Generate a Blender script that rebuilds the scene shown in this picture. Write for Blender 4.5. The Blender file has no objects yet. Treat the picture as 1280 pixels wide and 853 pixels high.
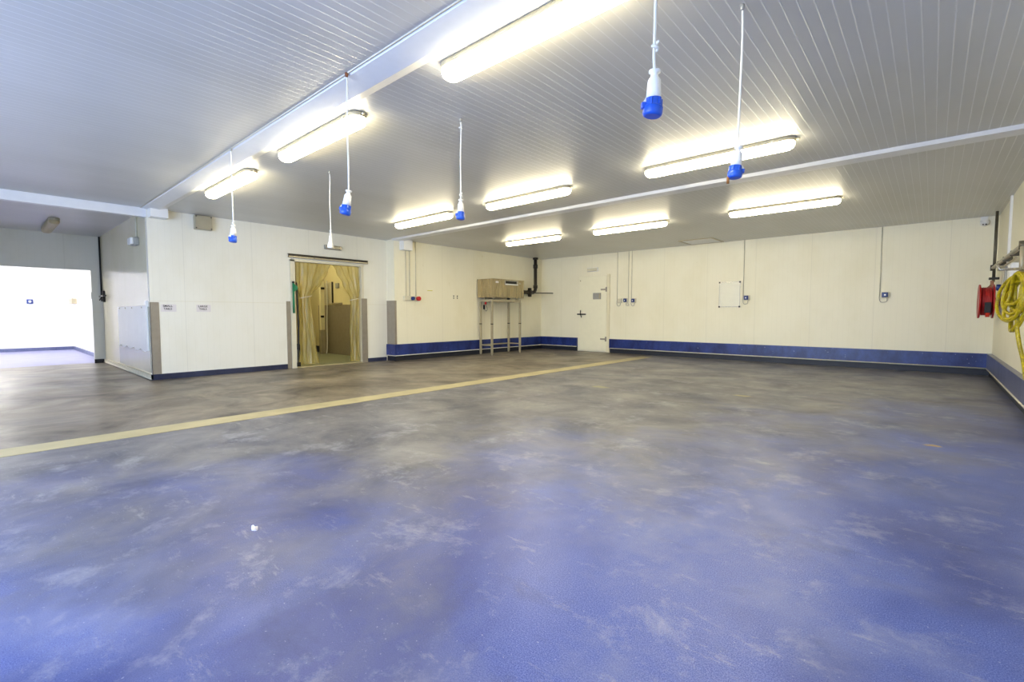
import bpy, bmesh, math, random
from mathutils import Vector, Matrix
random.seed(7)
PI = math.pi
scene = bpy.context.scene
COL = scene.collection

# ------------------------------------------------------------------ materials
def srgb(r, g, b):
    def c(v):
        v /= 255.0
        return v / 12.92 if v <= 0.04045 else ((v + 0.055) / 1.055) ** 2.4
    return (c(r), c(g), c(b), 1.0)

class NT:
    def __init__(s, name):
        s.m = bpy.data.materials.new(name); s.m.use_nodes = True
        s.t = s.m.node_tree; s.t.nodes.clear()
        s.out = s.n('ShaderNodeOutputMaterial')
        s.b = s.n('ShaderNodeBsdfPrincipled')
        s.l(s.b.outputs[0], s.out.inputs['Surface'])
    def n(s, typ, **kw):
        x = s.t.nodes.new(typ)
        for k, v in kw.items(): setattr(x, k, v)
        return x
    def l(s, a, b): s.t.links.new(a, b)
    def put(s, sock, v):
        if isinstance(v, bpy.types.NodeSocket): s.l(v, sock)
        else: sock.default_value = v
    def pos(s, sx=1, sy=1, sz=1):
        g = s.n('ShaderNodeNewGeometry'); m = s.n('ShaderNodeMapping')
        m.inputs['Scale'].default_value = (sx, sy, sz); s.l(g.outputs['Position'], m.inputs['Vector'])
        return m.outputs[0]
    def noise(s, vec, scale, detail=4, rough=0.55, dist=0.0):
        x = s.n('ShaderNodeTexNoise'); s.l(vec, x.inputs['Vector'])
        x.inputs['Scale'].default_value = scale; x.inputs['Detail'].default_value = detail
        x.inputs['Roughness'].default_value = rough; x.inputs['Distortion'].default_value = dist
        return x.outputs[0]
    def ramp(s, v, stops):
        r = s.n('ShaderNodeValToRGB'); s.l(v, r.inputs[0]); e = r.color_ramp.elements
        while len(e) < len(stops): e.new(0.5)
        for q, (p, c) in zip(e, stops):
            q.position = p; q.color = c if not isinstance(c, (int, float)) else (c, c, c, 1)
        return r.outputs[0]
    def mix(s, f, a, b, mode='MIX'):
        x = s.n('ShaderNodeMix', data_type='RGBA', blend_type=mode)
        s.put(x.inputs[0], f); s.put(x.inputs[6], a); s.put(x.inputs[7], b); return x.outputs[2]
    def math(s, op, a, b=0.0, c=None, clamp=False):
        x = s.n('ShaderNodeMath', operation=op, use_clamp=clamp)
        s.put(x.inputs[0], a); s.put(x.inputs[1], b)
        if c is not None: s.put(x.inputs[2], c)
        return x.outputs[0]
    def bump(s, h, strength, dist):
        x = s.n('ShaderNodeBump'); x.inputs['Strength'].default_value = strength
        x.inputs['Distance'].default_value = dist; s.l(h, x.inputs['Height']); return x.outputs[0]
    def axis(s, i):
        g = s.n('ShaderNodeNewGeometry'); x = s.n('ShaderNodeSeparateXYZ'); s.l(g.outputs['Position'], x.inputs[0])
        return x.outputs[i]

def plain(name, col, rough=0.5, metal=0.0, spec=0.5, var=0.12, scale=9.0, bump=0.0):
    k = NT(name)
    c = tuple(col)
    d = tuple(x * (1 - var) for x in c[:3]) + (1,)
    n = k.noise(k.pos(), scale, 4)
    k.l(k.mix(k.ramp(n, [(0.35, 0.0), (0.7, 1.0)]), c, d), k.b.inputs['Base Color'])
    k.b.inputs['Roughness'].default_value = rough; k.b.inputs['Metallic'].default_value = metal
    k.b.inputs['Specular IOR Level'].default_value = spec
    if bump: k.l(k.bump(n, 0.4, bump), k.b.inputs['Normal'])
    return k.m

def wall_material(name, col, axis, seams=(), rough=0.45, rib=0.1, hseam=None, dirt=True):
    """coated sandwich panel: faint vertical ribs, caulked joints, a little dirt"""
    k = NT(name)
    u = k.axis(axis); z = k.axis(2)
    s = k.math('FRACT', k.math('DIVIDE', u, rib))
    g = k.math('MULTIPLY', k.math('ABSOLUTE', k.math('SUBTRACT', s, 0.5)), 2.0)
    line = k.ramp(g, [(0.0, 1.0), (0.10, 0.0)])
    joint = k.math('FRACT', k.math('ADD', k.math('DIVIDE', u, 1.15), 0.31))
    jl = k.ramp(k.math('ABSOLUTE', k.math('SUBTRACT', joint, 0.5)), [(0.0, 1.0), (0.006, 0.0)])
    grime = k.ramp(k.noise(k.pos(1, 1, 0.6), 1.3, 6, 0.62), [(0.45, 0.0), (0.8, 1.0)])
    c0 = col; c1 = tuple(x * y for x, y in zip(col[:3], (0.88, 0.86, 0.76))) + (1,)
    c = k.mix(k.math('MULTIPLY', grime, 0.55), c0, c1)
    c = k.mix(k.math('MULTIPLY', line, 0.10), c, tuple(x * 0.6 for x in col[:3]) + (1,))
    c = k.mix(k.math('MULTIPLY', jl, 0.30), c, tuple(x * 0.55 for x in col[:3]) + (1,))
    if hseam is not None:
        hl = k.ramp(k.math('ABSOLUTE', k.math('SUBTRACT', z, hseam)), [(0.0, 1.0), (0.008, 0.0)])
        c = k.mix(k.math('MULTIPLY', hl, 0.35), c, srgb(196, 186, 140))
    if dirt:
        spots = k.ramp(k.noise(k.pos(1, 1, 1), 7.0, 2, 0.4), [(0.775, 0.0), (0.80, 1.0)])
        c = k.mix(k.math('MULTIPLY', spots, 0.22), c, srgb(190, 182, 110))
    k.l(c, k.b.inputs['Base Color']); k.b.inputs['Roughness'].default_value = rough
    k.b.inputs['Specular IOR Level'].default_value = 0.45
    k.l(k.bump(line, 0.25, -0.0015), k.b.inputs['Normal'])
    return k.m

def ceiling_material():
    k = NT('ribbed_ceiling')
    u = k.axis(0)
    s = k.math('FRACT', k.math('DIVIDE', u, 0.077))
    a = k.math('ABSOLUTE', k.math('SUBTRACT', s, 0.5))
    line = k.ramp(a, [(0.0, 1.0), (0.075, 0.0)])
    wave = k.math('MULTIPLY', k.math('COSINE', k.math('MULTIPLY', s, 2 * PI)), 0.5)
    n = k.noise(k.pos(1, 0.35, 1), 0.9, 5, 0.6)
    c = k.mix(k.ramp(n, [(0.35, 0.0), (0.7, 1.0)]), srgb(208, 209, 210), srgb(196, 197, 196))
    c = k.mix(k.math('MULTIPLY', line, 0.6), c, srgb(232, 234, 238))  # light caught by the rib edges, painted in as paler lines
    k.l(c, k.b.inputs['Base Color'])
    k.b.inputs['Roughness'].default_value = 0.43
    k.b.inputs['Metallic'].default_value = 0.24
    k.b.inputs['Specular IOR Level'].default_value = 1.0
    h = k.math('ADD', k.math('MULTIPLY', wave, 0.25), line)
    k.l(k.bump(h, 0.65, 0.0022), k.b.inputs['Normal'])
    return k.m

def floor_material():
    k = NT('worn_blue_resin_floor')
    P = k.pos()
    X = k.axis(0); Y = k.axis(1)
    speck = k.noise(P, 210.0, 2, 0.8)
    fine = k.noise(P, 55.0, 3, 0.7)
    blue = k.mix(k.ramp(speck, [(0.35, 0.0), (0.68, 1.0)]), srgb(40, 60, 140), srgb(118, 136, 200))
    cloud = k.noise(k.pos(1, 1, 1), 0.95, 10, 0.66, 0.15)
    blue = k.mix(k.ramp(cloud, [(0.46, 0.0), (0.62, 0.7)]), blue, srgb(132, 138, 172))
    dark = k.noise(k.pos(1.0, 0.8, 1), 0.55, 6, 0.55, 0.4)
    blue = k.mix(k.ramp(dark, [(0.48, 0.0), (0.60, 0.6)]), blue, srgb(36, 48, 112))
    # noisy grey layer, stronger towards the far end and the left
    grey_c = k.mix(k.ramp(k.noise(k.pos(1, 1, 1), 1.4, 8, 0.65, 0.5), [(0.35, 0.0), (0.68, 1.0)]), srgb(72, 73, 80), srgb(136, 133, 128))
    d = k.math('ADD', k.math('MULTIPLY', Y, 0.12), k.math('MULTIPLY', X, -0.21))
    wob = k.math('MULTIPLY', k.math('SUBTRACT', k.noise(P, 0.75, 9, 0.64, 0.2), 0.5), 1.9)
    g = k.math('ADD', k.math('ADD', d, wob), -0.50)
    gm = k.ramp(g, [(0.0, 0.05), (0.22, 0.45), (0.62, 0.92)])
    c = k.mix(gm, blue, grey_c)
    # scuffs and dust
    dust = k.ramp(k.noise(k.pos(1.0, 1.0, 1), 2.2, 10, 0.75, 0.2), [(0.54, 0.0), (0.70, 1.0)])
    c = k.mix(k.math('MULTIPLY', dust, 0.5), c, srgb(176, 177, 186))
    streak = k.ramp(k.noise(k.pos(0.55, 1.7, 1), 4.5, 10, 0.78, 0.1), [(0.58, 0.0), (0.70, 1.0)])
    c = k.mix(k.math('MULTIPLY', streak, 0.38), c, srgb(190, 188, 182))
    dirt = k.ramp(k.noise(k.pos(0.7, 1.3, 1), 1.9, 10, 0.74, 0.1), [(0.56, 0.0), (0.70, 1.0)])
    c = k.mix(k.math('MULTIPLY', dirt, 0.35), c, srgb(48, 52, 78))
    c = k.mix(k.math('MULTIPLY', k.ramp(k.noise(P, 75.0, 2, 0.5), [(0.68, 0.0), (0.76, 1.0)]), 0.35), c, srgb(205, 208, 222))
    # beyond the strip: brown-grey concrete
    pas = k.ramp(k.math('ADD', k.math('MULTIPLY', X, -1.0), -5.86), [(0.0, 0.0), (0.02, 1.0)])
    conc = k.mix(k.ramp(k.noise(k.pos(1, 1, 1), 1.1, 9, 0.66, 0.6), [(0.36, 0.0), (0.66, 1.0)]), srgb(70, 64, 58), srgb(150, 140, 124))
    c = k.mix(k.math('MULTIPLY', pas, 0.9), c, conc)
    # a few painted-over tan and orange marks
    for (mx, my, r, col) in ((-1.96, 7.11, .13, srgb(176, 166, 118)), (0.03, 5.5, .07, srgb(196, 160, 60)), (-3.89, 6.49, .16, srgb(160, 156, 116))):
        dx = k.math('MULTIPLY', k.math('SUBTRACT', X, mx), 0.9); dy = k.math('MULTIPLY', k.math('SUBTRACT', Y, my), 1.6)
        rr = k.math('SQRT', k.math('ADD', k.math('MULTIPLY', dx, dx), k.math('MULTIPLY', dy, dy)))
        rr = k.math('ADD', rr, k.math('MULTIPLY', k.math('SUBTRACT', k.noise(P, 9, 4), 0.5), 0.16))
        c = k.mix(k.math('MULTIPLY', k.ramp(rr, [(r * .6, 1.0), (r, 0.0)]), 0.75), c, col)
    k.l(c, k.b.inputs['Base Color'])
    rg = k.mix(k.ramp(cloud, [(0.4, 0.0), (0.7, 1.0)]), (0.35,) * 3 + (1,), (0.5,) * 3 + (1,))
    k.l(rg, k.b.inputs['Roughness'])
    k.b.inputs['Specular IOR Level'].default_value = 0.38
    k.l(k.bump(fine, 0.25, 0.0005), k.b.inputs['Normal'])
    return k.m

def kerb_material(name, a, b):
    k = NT(name)
    n = k.noise(k.pos(1, 1, 0.5), 3.5, 8, 0.65)
    c = k.mix(k.ramp(n, [(0.38, 0.0), (0.62, 1.0)]), a, b)
    s = k.ramp(k.noise(k.pos(), 22, 3, 0.6), [(0.69, 0.0), (0.74, 1.0)])
    c = k.mix(k.math('MULTIPLY', s, 0.5), c, srgb(170, 180, 214))
    k.l(c, k.b.inputs['Base Color']); k.b.inputs['Roughness'].default_value = 0.32
    return k.m

def steel_material(name, col, rough=0.28, streak=0.35, axis_scale=(14, 14, 0.6)):
    k = NT(name)
    n = k.noise(k.pos(*axis_scale), 2.0, 6, 0.65)
    c = k.mix(k.ramp(n, [(0.32, 0.0), (0.68, 1.0)]), col, tuple(x * (1 - streak) for x in col[:3]) + (1,))
    k.l(c, k.b.inputs['Base Color']); k.b.inputs['Metallic'].default_value = 0.85
    r = k.ramp(n, [(0.3, rough * 0.8), (0.7, rough * 1.35)])
    k.l(r, k.b.inputs['Roughness'])
    return k.m

def emit_material(name, col, strength):
    k = NT(name)
    k.b.inputs['Base Color'].default_value = (0.9, 0.9, 0.88, 1); k.b.inputs['Roughness'].default_value = 0.4
    k.b.inputs['Emission Color'].default_value = col; k.b.inputs['Emission Strength'].default_value = strength
    n = k.noise(k.pos(), 30, 2)
    k.l(k.mix(n, col, tuple(x * 0.97 for x in col[:3]) + (1,)), k.b.inputs['Emission Color'])
    return k.m

def curtain_material():
    k = NT('yellowed_clear_plastic')
    n = k.noise(k.pos(1, 6, 0.8), 2.2, 5, 0.6)
    col = k.mix(k.ramp(n, [(0.35, 0.0), (0.7, 1.0)]), srgb(216, 204, 138), srgb(196, 178, 92))
    tr = k.n('ShaderNodeBsdfTransparent'); tr.inputs[0].default_value = srgb(240, 234, 200)
    tl = k.n('ShaderNodeBsdfTranslucent'); k.l(col, tl.inputs[0])
    df = k.n('ShaderNodeBsdfDiffuse'); k.l(col, df.inputs[0])
    gl = k.n('ShaderNodeBsdfGlossy'); gl.inputs['Roughness'].default_value = 0.35; gl.inputs[0].default_value = (0.9, 0.9, 0.86, 1)
    m1 = k.n('ShaderNodeMixShader'); m1.inputs[0].default_value = 0.55; k.l(tl.outputs[0], m1.inputs[1]); k.l(df.outputs[0], m1.inputs[2])
    m2 = k.n('ShaderNodeMixShader'); m2.inputs[0].default_value = 0.40; k.l(m1.outputs[0], m2.inputs[1]); k.l(tr.outputs[0], m2.inputs[2])
    m3 = k.n('ShaderNodeMixShader'); m3.inputs[0].default_value = 0.06; k.l(m2.outputs[0], m3.inputs[1]); k.l(gl.outputs[0], m3.inputs[2])
    k.l(m3.outputs[0], k.out.inputs['Surface'])
    return k.m

CREAM = srgb(240, 235, 212)
M = dict(
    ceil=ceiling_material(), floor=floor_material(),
    wall_x=wall_material('cream_panel_back', CREAM, 0, rib=0.1),
    wall_y=wall_material('cream_panel_side', CREAM, 1, rib=0.1),
    wall_left=wall_material('white_panel_left', srgb(232, 230, 218), 1, rib=0.1, hseam=1.38),
    wall_grey=wall_material('grey_white_panel_doorway', srgb(214, 214, 206), 1, rib=0.12, hseam=1.2, rough=0.4),
    wall_corr=wall_material('glossy_white_passage_panel', srgb(226, 220, 192), 0, rib=0.12, rough=0.2, dirt=False),
    wall_store=wall_material('yellowed_store_panel', srgb(226, 216, 172), 0, rib=0.12),
    wall_bright=wall_material('bright_white_panel', srgb(240, 240, 240), 1, rib=0.12, dirt=False),
    beam=plain('smooth_white_beam', srgb(226, 228, 232), 0.35, var=0.04),
    kerb=kerb_material('blue_kerb', srgb(16, 32, 92), srgb(40, 60, 130)),
    kerb_dark=kerb_material('dark_kerb', srgb(34, 40, 66), srgb(52, 58, 84)),
    kerb_grey=kerb_material('grey_blue_kerb', srgb(74, 82, 122), srgb(98, 104, 138)),
    kerb_foot=plain('painted_shade_kerb_foot', srgb(30, 34, 48), .5, var=.3),  # near-black puts the shade under the kerb into the colour
    seal=plain('pale_sealant', srgb(214, 208, 188), 0.5),
    tan=plain('tan_floor_strip', srgb(182, 172, 134), 0.5, var=0.2, scale=3.0),
    rust=plain('rusty_screw', srgb(120, 72, 40), 0.8),
    steel=steel_material('stainless_steel', srgb(196, 190, 176)),
    steel_brown=steel_material('brown_reflection_steel', srgb(196, 180, 144), 0.26, 0.5, (9, 9, 0.5)),  # brown reflections painted into the steel colour
    guard=plain('brushed_steel_guard', srgb(160, 152, 138), 0.3, 0.35, var=0.1),
    leg=plain('dull_steel_leg', srgb(176, 166, 140), 0.35, 0.3),
    dark=plain('dark_metal', srgb(46, 42, 38), 0.45, 0.5),
    black=plain('black_rubber', srgb(22, 22, 22), 0.55),
    bpipe=plain('black_drain_pipe', srgb(38, 32, 26), 0.4),
    white=plain('white_plastic', srgb(238, 238, 236), 0.35, var=0.03),
    whiteboard=plain('whiteboard_surface', srgb(240, 237, 218), 0.2, var=0.03),
    offw=plain('cream_plastic', srgb(216, 210, 186), 0.4, var=0.05),
    cable=plain('white_cable', srgb(226, 226, 220), 0.5, var=0.04),
    blue=plain('blue_plastic', srgb(34, 88, 200), 0.3, var=0.06),
    navy=plain('dark_blue_plastic', srgb(20, 50, 120), 0.3, var=0.06),
    red=plain('red_paint', srgb(178, 22, 24), 0.35, var=0.15),
    redp=plain('red_plastic', srgb(196, 30, 34), 0.3),
    rhose=plain('red_hose_rubber', srgb(170, 24, 26), 0.5, var=0.2, scale=30),
    copper=plain('copper_fitting', srgb(176, 132, 110), 0.35, 0.6),
    grey=plain('grey_plastic', srgb(158, 158, 152), 0.4),
    housing=plain('grey_beige_fixture_housing', srgb(168, 160, 136), 0.45, var=0.08),
    offlamp=plain('unlit_yellowed_diffuser', srgb(176, 160, 124), 0.35, var=0.1),
    clip=steel_material('diffuser_clip_steel', srgb(190, 190, 180)),
    tube=emit_material('fluorescent_diffuser', (1.0, 0.875, 0.58, 1), 21.0),
    tube2=emit_material('bright_room_diffuser', (1.0, 0.96, 0.88, 1), 62.0),
    tube3=emit_material('store_diffuser', (1.0, 0.86, 0.50, 1), 14.0),
    green=plain('green_plastic', srgb(12, 118, 78), 0.4),
    paper=plain('white_paper', srgb(222, 216, 214), 0.7, var=0.04),
    ink=plain('black_ink', srgb(46, 42, 40), 0.7),
    brown=plain('brown_cable_tail', srgb(150, 96, 34), 0.6),
    curtain=curtain_material(),
    conduit=plain('grey_white_conduit', srgb(206, 202, 182), 0.45),
    floor_store=plain('pale_green_floor', srgb(150, 156, 128), 0.35, var=0.2, scale=4),
    floor_bright=plain('lilac_blue_floor', srgb(132, 134, 176), 0.4, var=0.2, scale=3),
)
# yellow hose; shading of the strands painted in as darker spots
def hose_material():
    k = NT('yellow_hose_rubber')
    n = k.noise(k.pos(), 60, 3)
    w = k.noise(k.pos(1, 1, 1), 14, 2, 0.5, 0.4)
    c = k.mix(k.ramp(n, [(0.3, 0.0), (0.7, 1.0)]), srgb(206, 188, 16), srgb(160, 140, 20))
    c = k.mix(k.math('MULTIPLY', k.ramp(w, [(0.55, 0.0), (0.62, 1.0)]), 0.5), c, srgb(120, 108, 30))
    k.l(c, k.b.inputs['Base Color']); k.b.inputs['Roughness'].default_value = 0.35
    return k.m
M['yhose'] = hose_material()
M['pipe_grey'] = plain('weathered_pipe', srgb(104, 98, 84), .4, .5, var=.3, scale=20)

# ------------------------------------------------------------------ mesh helpers
def B(): return bmesh.new()
def box(bm, x0, y0, z0, x1, y1, z1, bev=0.0):
    vs = [bm.verts.new((x, y, z)) for x in (x0, x1) for y in (y0, y1) for z in (z0, z1)]
    f = [(0, 1, 3, 2), (4, 6, 7, 5), (0, 4, 5, 1), (2, 3, 7, 6), (0, 2, 6, 4), (1, 5, 7, 3)]
    fs = [bm.faces.new([vs[i] for i in q]) for q in f]
    if bev:
        es = list({e for q in fs for e in q.edges})
        bmesh.ops.bevel(bm, geom=es, offset=bev, segments=2, affect='EDGES', profile=0.6)
    return vs
def tube(bm, pts, r, seg=10, cap=True, closed=False):
    pts = [Vector(p) for p in pts]; n = len(pts)
    rr = r if isinstance(r, (list, tuple)) else [r] * n
    up = Vector((0.31, 0.17, 0.93)); rings = []
    for i, p in enumerate(pts):
        if closed: t = pts[(i + 1) % n] - pts[i - 1]
        else: t = pts[min(i + 1, n - 1)] - pts[max(i - 1, 0)]
        t.normalize()
        if i == 0:
            a = t.cross(up)
            if a.length < 1e-3: a = t.cross(Vector((1, 0, 0)))
        else:
            a = a - t * a.dot(t)
        a.normalize(); b = t.cross(a)
        rings.append([bm.verts.new(p + (a * math.cos(2 * PI * j / seg) + b * math.sin(2 * PI * j / seg)) * rr[i]) for j in range(seg)])
    m = n if closed else n - 1
    for i in range(m):
        A, C = rings[i], rings[(i + 1) % n]
        for j in range(seg):
            f = bm.faces.new((A[j], A[(j + 1) % seg], C[(j + 1) % seg], C[j])); f.smooth = True
    if cap and not closed:
        bm.faces.new(rings[0][::-1]); bm.faces.new(rings[-1])
def cyl(bm, p0, p1, r, seg=20): tube(bm, [p0, p1], r, seg)
def lathe(bm, prof, seg=24, mat=None):
    """prof: (r, z) list from top to bottom, around local z"""
    mat = mat or Matrix()
    rings = []
    for r, z in prof:
        rings.append([bm.verts.new(mat @ Vector((max(r, 1e-4) * math.cos(2 * PI * j / seg), max(r, 1e-4) * math.sin(2 * PI * j / seg), z))) for j in range(seg)])
    for A, C in zip(rings, rings[1:]):
        for j in range(seg):
            f = bm.faces.new((A[j], C[j], C[(j + 1) % seg], A[(j + 1) % seg])); f.smooth = True
    bm.faces.new(rings[0]); bm.faces.new(rings[-1][::-1])
def prism(bm, poly, axis, a, b):
    """poly in the two other axes (in order), extruded along axis from a to b"""
    def P(u, v, w):
        return {'x': (w, u, v), 'y': (u, w, v), 'z': (u, v, w)}[axis]
    A = [bm.verts.new(P(u, v, a)) for u, v in poly]; C = [bm.verts.new(P(u, v, b)) for u, v in poly]
    n = len(poly); bm.faces.new(A[::-1]); bm.faces.new(C)
    for i in range(n): bm.faces.new((A[i], A[(i + 1) % n], C[(i + 1) % n], C[i]))
def catmull(pts, per=8):
    pts = [Vector(p) for p in pts]; q = [pts[0]] + pts + [pts[-1]]; out = []
    for i in range(1, len(q) - 2):
        p0, p1, p2, p3 = q[i - 1:i + 3]
        for k in range(per):
            t = k / per
            out.append(0.5 * ((2 * p1) + (p2 - p0) * t + (2 * p0 - 5 * p1 + 4 * p2 - p3) * t * t + (3 * p1 - p0 - 3 * p2 + p3) * t ** 3))
    out.append(pts[-1]); return out

def obj(name, bm, mat, parent=None):
    bmesh.ops.recalc_face_normals(bm, faces=bm.faces)
    me = bpy.data.meshes.new(name); bm.to_mesh(me); bm.free()
    me.materials.append(mat)
    o = bpy.data.objects.new(name, me); COL.objects.link(o)
    if parent:
        o.parent = parent
        o.matrix_parent_inverse = Matrix()
    return o
def tag(o, label, cat, group=None):
    o['label'] = label; o['category'] = cat
    if group: o['group'] = group
    return o
def thing(name, label, cat, loc=(0, 0, 0), rot=(0, 0, 0), group=None):
    o = bpy.data.objects.new(name, None); COL.objects.link(o)
    o.location = loc; o.rotation_euler = rot; o.empty_display_size = 0.1
    return tag(o, label, cat, group)
def struct(name, bm, mat, label=None, parent=None):
    o = obj(name, bm, mat, parent)
    if not parent: o['kind'] = 'structure'
    if label: o['label'] = label
    return o
def dup(root, loc, label, rot=None, group=None):
    r = root.copy(); COL.objects.link(r); r.location = loc; r['label'] = label
    if rot is not None: r.rotation_euler = rot
    if group: r['group'] = group
    for ch in list(root.children):
        c = ch.copy(); COL.objects.link(c); c.parent = r
        for g in ch.children:
            d = g.copy(); COL.objects.link(d); d.parent = c
    return r
def text_mesh(name, body, size, mat, parent, loc, rot, align='CENTER'):
    cu = bpy.data.curves.new(name, 'FONT'); cu.body = body; cu.size = size; cu.extrude = 0.0006
    cu.align_x = align; cu.align_y = 'CENTER'; cu.space_line = 1.0; cu.offset = size * 0.018
    t = bpy.data.objects.new(name + '_curve', cu); COL.objects.link(t)
    dg = bpy.context.evaluated_depsgraph_get(); dg.update()
    me = bpy.data.meshes.new_from_object(t.evaluated_get(dg)); me.materials.clear(); me.materials.append(mat)
    bpy.data.objects.remove(t); bpy.data.curves.remove(cu)
    o = bpy.data.objects.new(name, me); COL.objects.link(o); o.parent = parent
    o.location = loc; o.rotation_euler = rot
    return o

# ------------------------------------------------------------------ room dimensions (metres)
H, YB, XR, XO, XC, Y1, XD, YJ = 2.96, 12.54, 0.86, -9.80, -10.13, 2.0, -14.70, 6.76
YF = -3.2      # front wall, behind the camera
# floor
b = B(); box(b, XD - 0.06, YF - 0.1, -0.12, XR + 0.12, YB + 0.12, 0.0)
struct('floor', b, M['floor'], 'worn blue resin floor, greyer towards the far wall')
b = B(); box(b, -21.2, -4.2, -0.12, XD - 0.06, 2.3, 0.0)
struct('floor', b, M['floor_bright'], 'lilac blue floor of the bright room beyond the wide opening')
b = B(); box(b, -15.4, 4.0, 0.0, XC - 0.13, 6.8, 0.012)
struct('floor', b, M['floor_store'], 'pale greenish floor behind the plastic curtains')
b = B(); box(b, -5.87, -2.9, 0.0, -5.55, 11.9, 0.004)
struct('trim_1', b, M['tan'], 'long tan strip set across the floor')
# ceiling
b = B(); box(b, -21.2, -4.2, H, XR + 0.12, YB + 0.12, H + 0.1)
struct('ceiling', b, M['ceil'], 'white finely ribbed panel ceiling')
# walls
b = B(); box(b, XO - 0.45, YB, -0.02, XR + 0.12, YB + 0.12, H)
struct('wall_back', b, M['wall_x'], 'cream panel wall at the far end of the hall')
b = B(); box(b, XR, YF, -0.02, XR + 0.12, YB, H)
struct('wall_right', b, M['wall_y'], 'cream panel wall on the right with the hoses')
b = B(); box(b, XC - 0.12, Y1, 0, XC, 4.45, H); box(b, XC - 0.12, 6.10, 0, XC, YJ, H); box(b, XC - 0.12, 4.45, 2.30, XC, 6.10, H)
struct('wall_left', b, M['wall_left'], 'white panel wall with the curtained doorway')
b = B(); box(b, XC - 0.12, YJ, 0, XO, YB, H)
struct('wall_left_far', b, M['wall_y'], 'cream panel wall behind the steel stand')
b = B(); box(b, XD - 0.12, Y1, 0, XC - 0.12, Y1 + 0.12, H)
struct('wall_passage', b, M['wall_corr'], 'glossy side wall of the left passage')
b = B(); box(b, XD - 0.12, 1.81, 0, XD, Y1, H); box(b, XD - 0.12, -1.2, 2.17, XD, 1.81, H); box(b, XD - 0.12, YF, 0, XD, -1.2, H)
struct('wall_doorway', b, M['wall_grey'], 'grey white wall around the wide opening')
b = B(); box(b, -7.2, YF - 0.12, 2.7, -1.0, YF, H); box(b, XD - .12, YF - 0.12, 0, -7.2, YF, H); box(b, -1.0, YF - 0.12, 0, XR + 0.12, YF, H)  # opening added to this unseen wall to let in cool daylight
struct('wall_front', b, M['wall_x'])
b = B(); box(b, -21.12, -4.2, 0, -21.0, 2.3, H)
struct('wall_bright_far', b, M['wall_bright'], 'bright white far wall seen through the wide opening')
b = B(); box(b, -21.0, 2.1, 0, XD - 0.12, 2.22, H)
struct('wall_bright_side', b, M['wall_bright'])
b = B(); box(b, -21.0, -4.2, 0, XD - 0.12, -4.08, H)
struct('wall_bright_near', b, M['wall_bright'])
b = B(); box(b, -15.4, 6.8, 0.0, XC - 0.12, 6.92, H)
struct('wall_store_right', b, M['wall_store'], 'yellowed wall behind the plastic curtains')
b = B(); box(b, -15.5, 3.9, 0.0, -15.4, 6.92, H)
struct('wall_store_far', b, M['wall_store'])
b = B(); box(b, -15.4, 3.9, 0.0, XC - 0.12, 4.0, H)
struct('wall_store_left', b, M['wall_store'])

# ---- kerbs (baseboards): upper kerb block, sealant bead, recessed dark foot
def kerb_run(name, pts_front, pts_back, z0, z1, zf, mat, foot, foot_in, label):
    """polygon strip in plan: front edge points and back edge points; z0..z1 block, foot below set back"""
    def strip(bm, fr, bk, a, c):
        n = len(fr)
        V = [[bm.verts.new((p[0], p[1], z)) for z in (a, c)] for p in fr]; W = [[bm.verts.new((p[0], p[1], z)) for z in (a, c)] for p in bk]
        for i in range(n - 1):
            bm.faces.new((V[i][0], V[i + 1][0], V[i + 1][1], V[i][1])); bm.faces.new((W[i][0], W[i][1], W[i + 1][1], W[i + 1][0]))
            bm.faces.new((V[i][1], V[i + 1][1], W[i + 1][1], W[i][1])); bm.faces.new((V[i][0], W[i][0], W[i + 1][0], V[i + 1][0]))
        for i in (0, n - 1): bm.faces.new((V[i][0], V[i][1], W[i][1], W[i][0]))
    b = B(); strip(b, pts_front, pts_back, z0, z1)
    o = struct(name, b, mat, label)
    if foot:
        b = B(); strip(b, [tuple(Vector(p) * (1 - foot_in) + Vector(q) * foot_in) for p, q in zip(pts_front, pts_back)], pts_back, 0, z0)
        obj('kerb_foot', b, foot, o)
    if zf:
        b = B(); tube(b, [(p[0], p[1], z0) for p in pts_front], zf, 6); obj('sealant_bead', b, M['seal'], o)
    return o
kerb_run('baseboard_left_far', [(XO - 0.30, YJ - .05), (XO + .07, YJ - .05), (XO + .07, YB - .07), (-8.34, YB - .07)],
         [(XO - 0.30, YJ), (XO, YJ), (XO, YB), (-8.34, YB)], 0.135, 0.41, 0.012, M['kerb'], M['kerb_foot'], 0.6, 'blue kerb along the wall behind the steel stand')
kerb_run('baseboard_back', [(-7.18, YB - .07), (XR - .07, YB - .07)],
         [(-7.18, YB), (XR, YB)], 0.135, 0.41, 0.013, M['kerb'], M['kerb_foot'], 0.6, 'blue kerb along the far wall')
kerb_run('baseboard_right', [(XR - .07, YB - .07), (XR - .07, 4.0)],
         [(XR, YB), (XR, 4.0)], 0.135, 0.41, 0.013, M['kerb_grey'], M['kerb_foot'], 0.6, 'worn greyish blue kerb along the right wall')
kerb_run('baseboard_left', [(XC + .03, Y1 - .03), (XC + .03, 4.30)], [(XC, Y1 - .03), (XC, 4.30)], 0.0, 0.10, 0, M['kerb_dark'], None, 0, 'low dark blue skirting under the two paper signs')
kerb_run('baseboard_left', [(XC + .03, 6.20), (XC + .03, YJ - .05)], [(XC, 6.20), (XC, YJ - .05)], 0.0, 0.09, 0, M['kerb_dark'], None, 0, 'short dark blue skirting between curtained doorway and blue kerb')
kerb_run('baseboard_passage', [(XD + .02, Y1 - .03), (XC + .03, Y1 - .03)], [(XD + .02, Y1), (XC + .03, Y1)], 0.02, 0.09, 0.012, M['seal'], M['kerb_dark'], 0.2, 'beige low skirting of the left passage')
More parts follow.
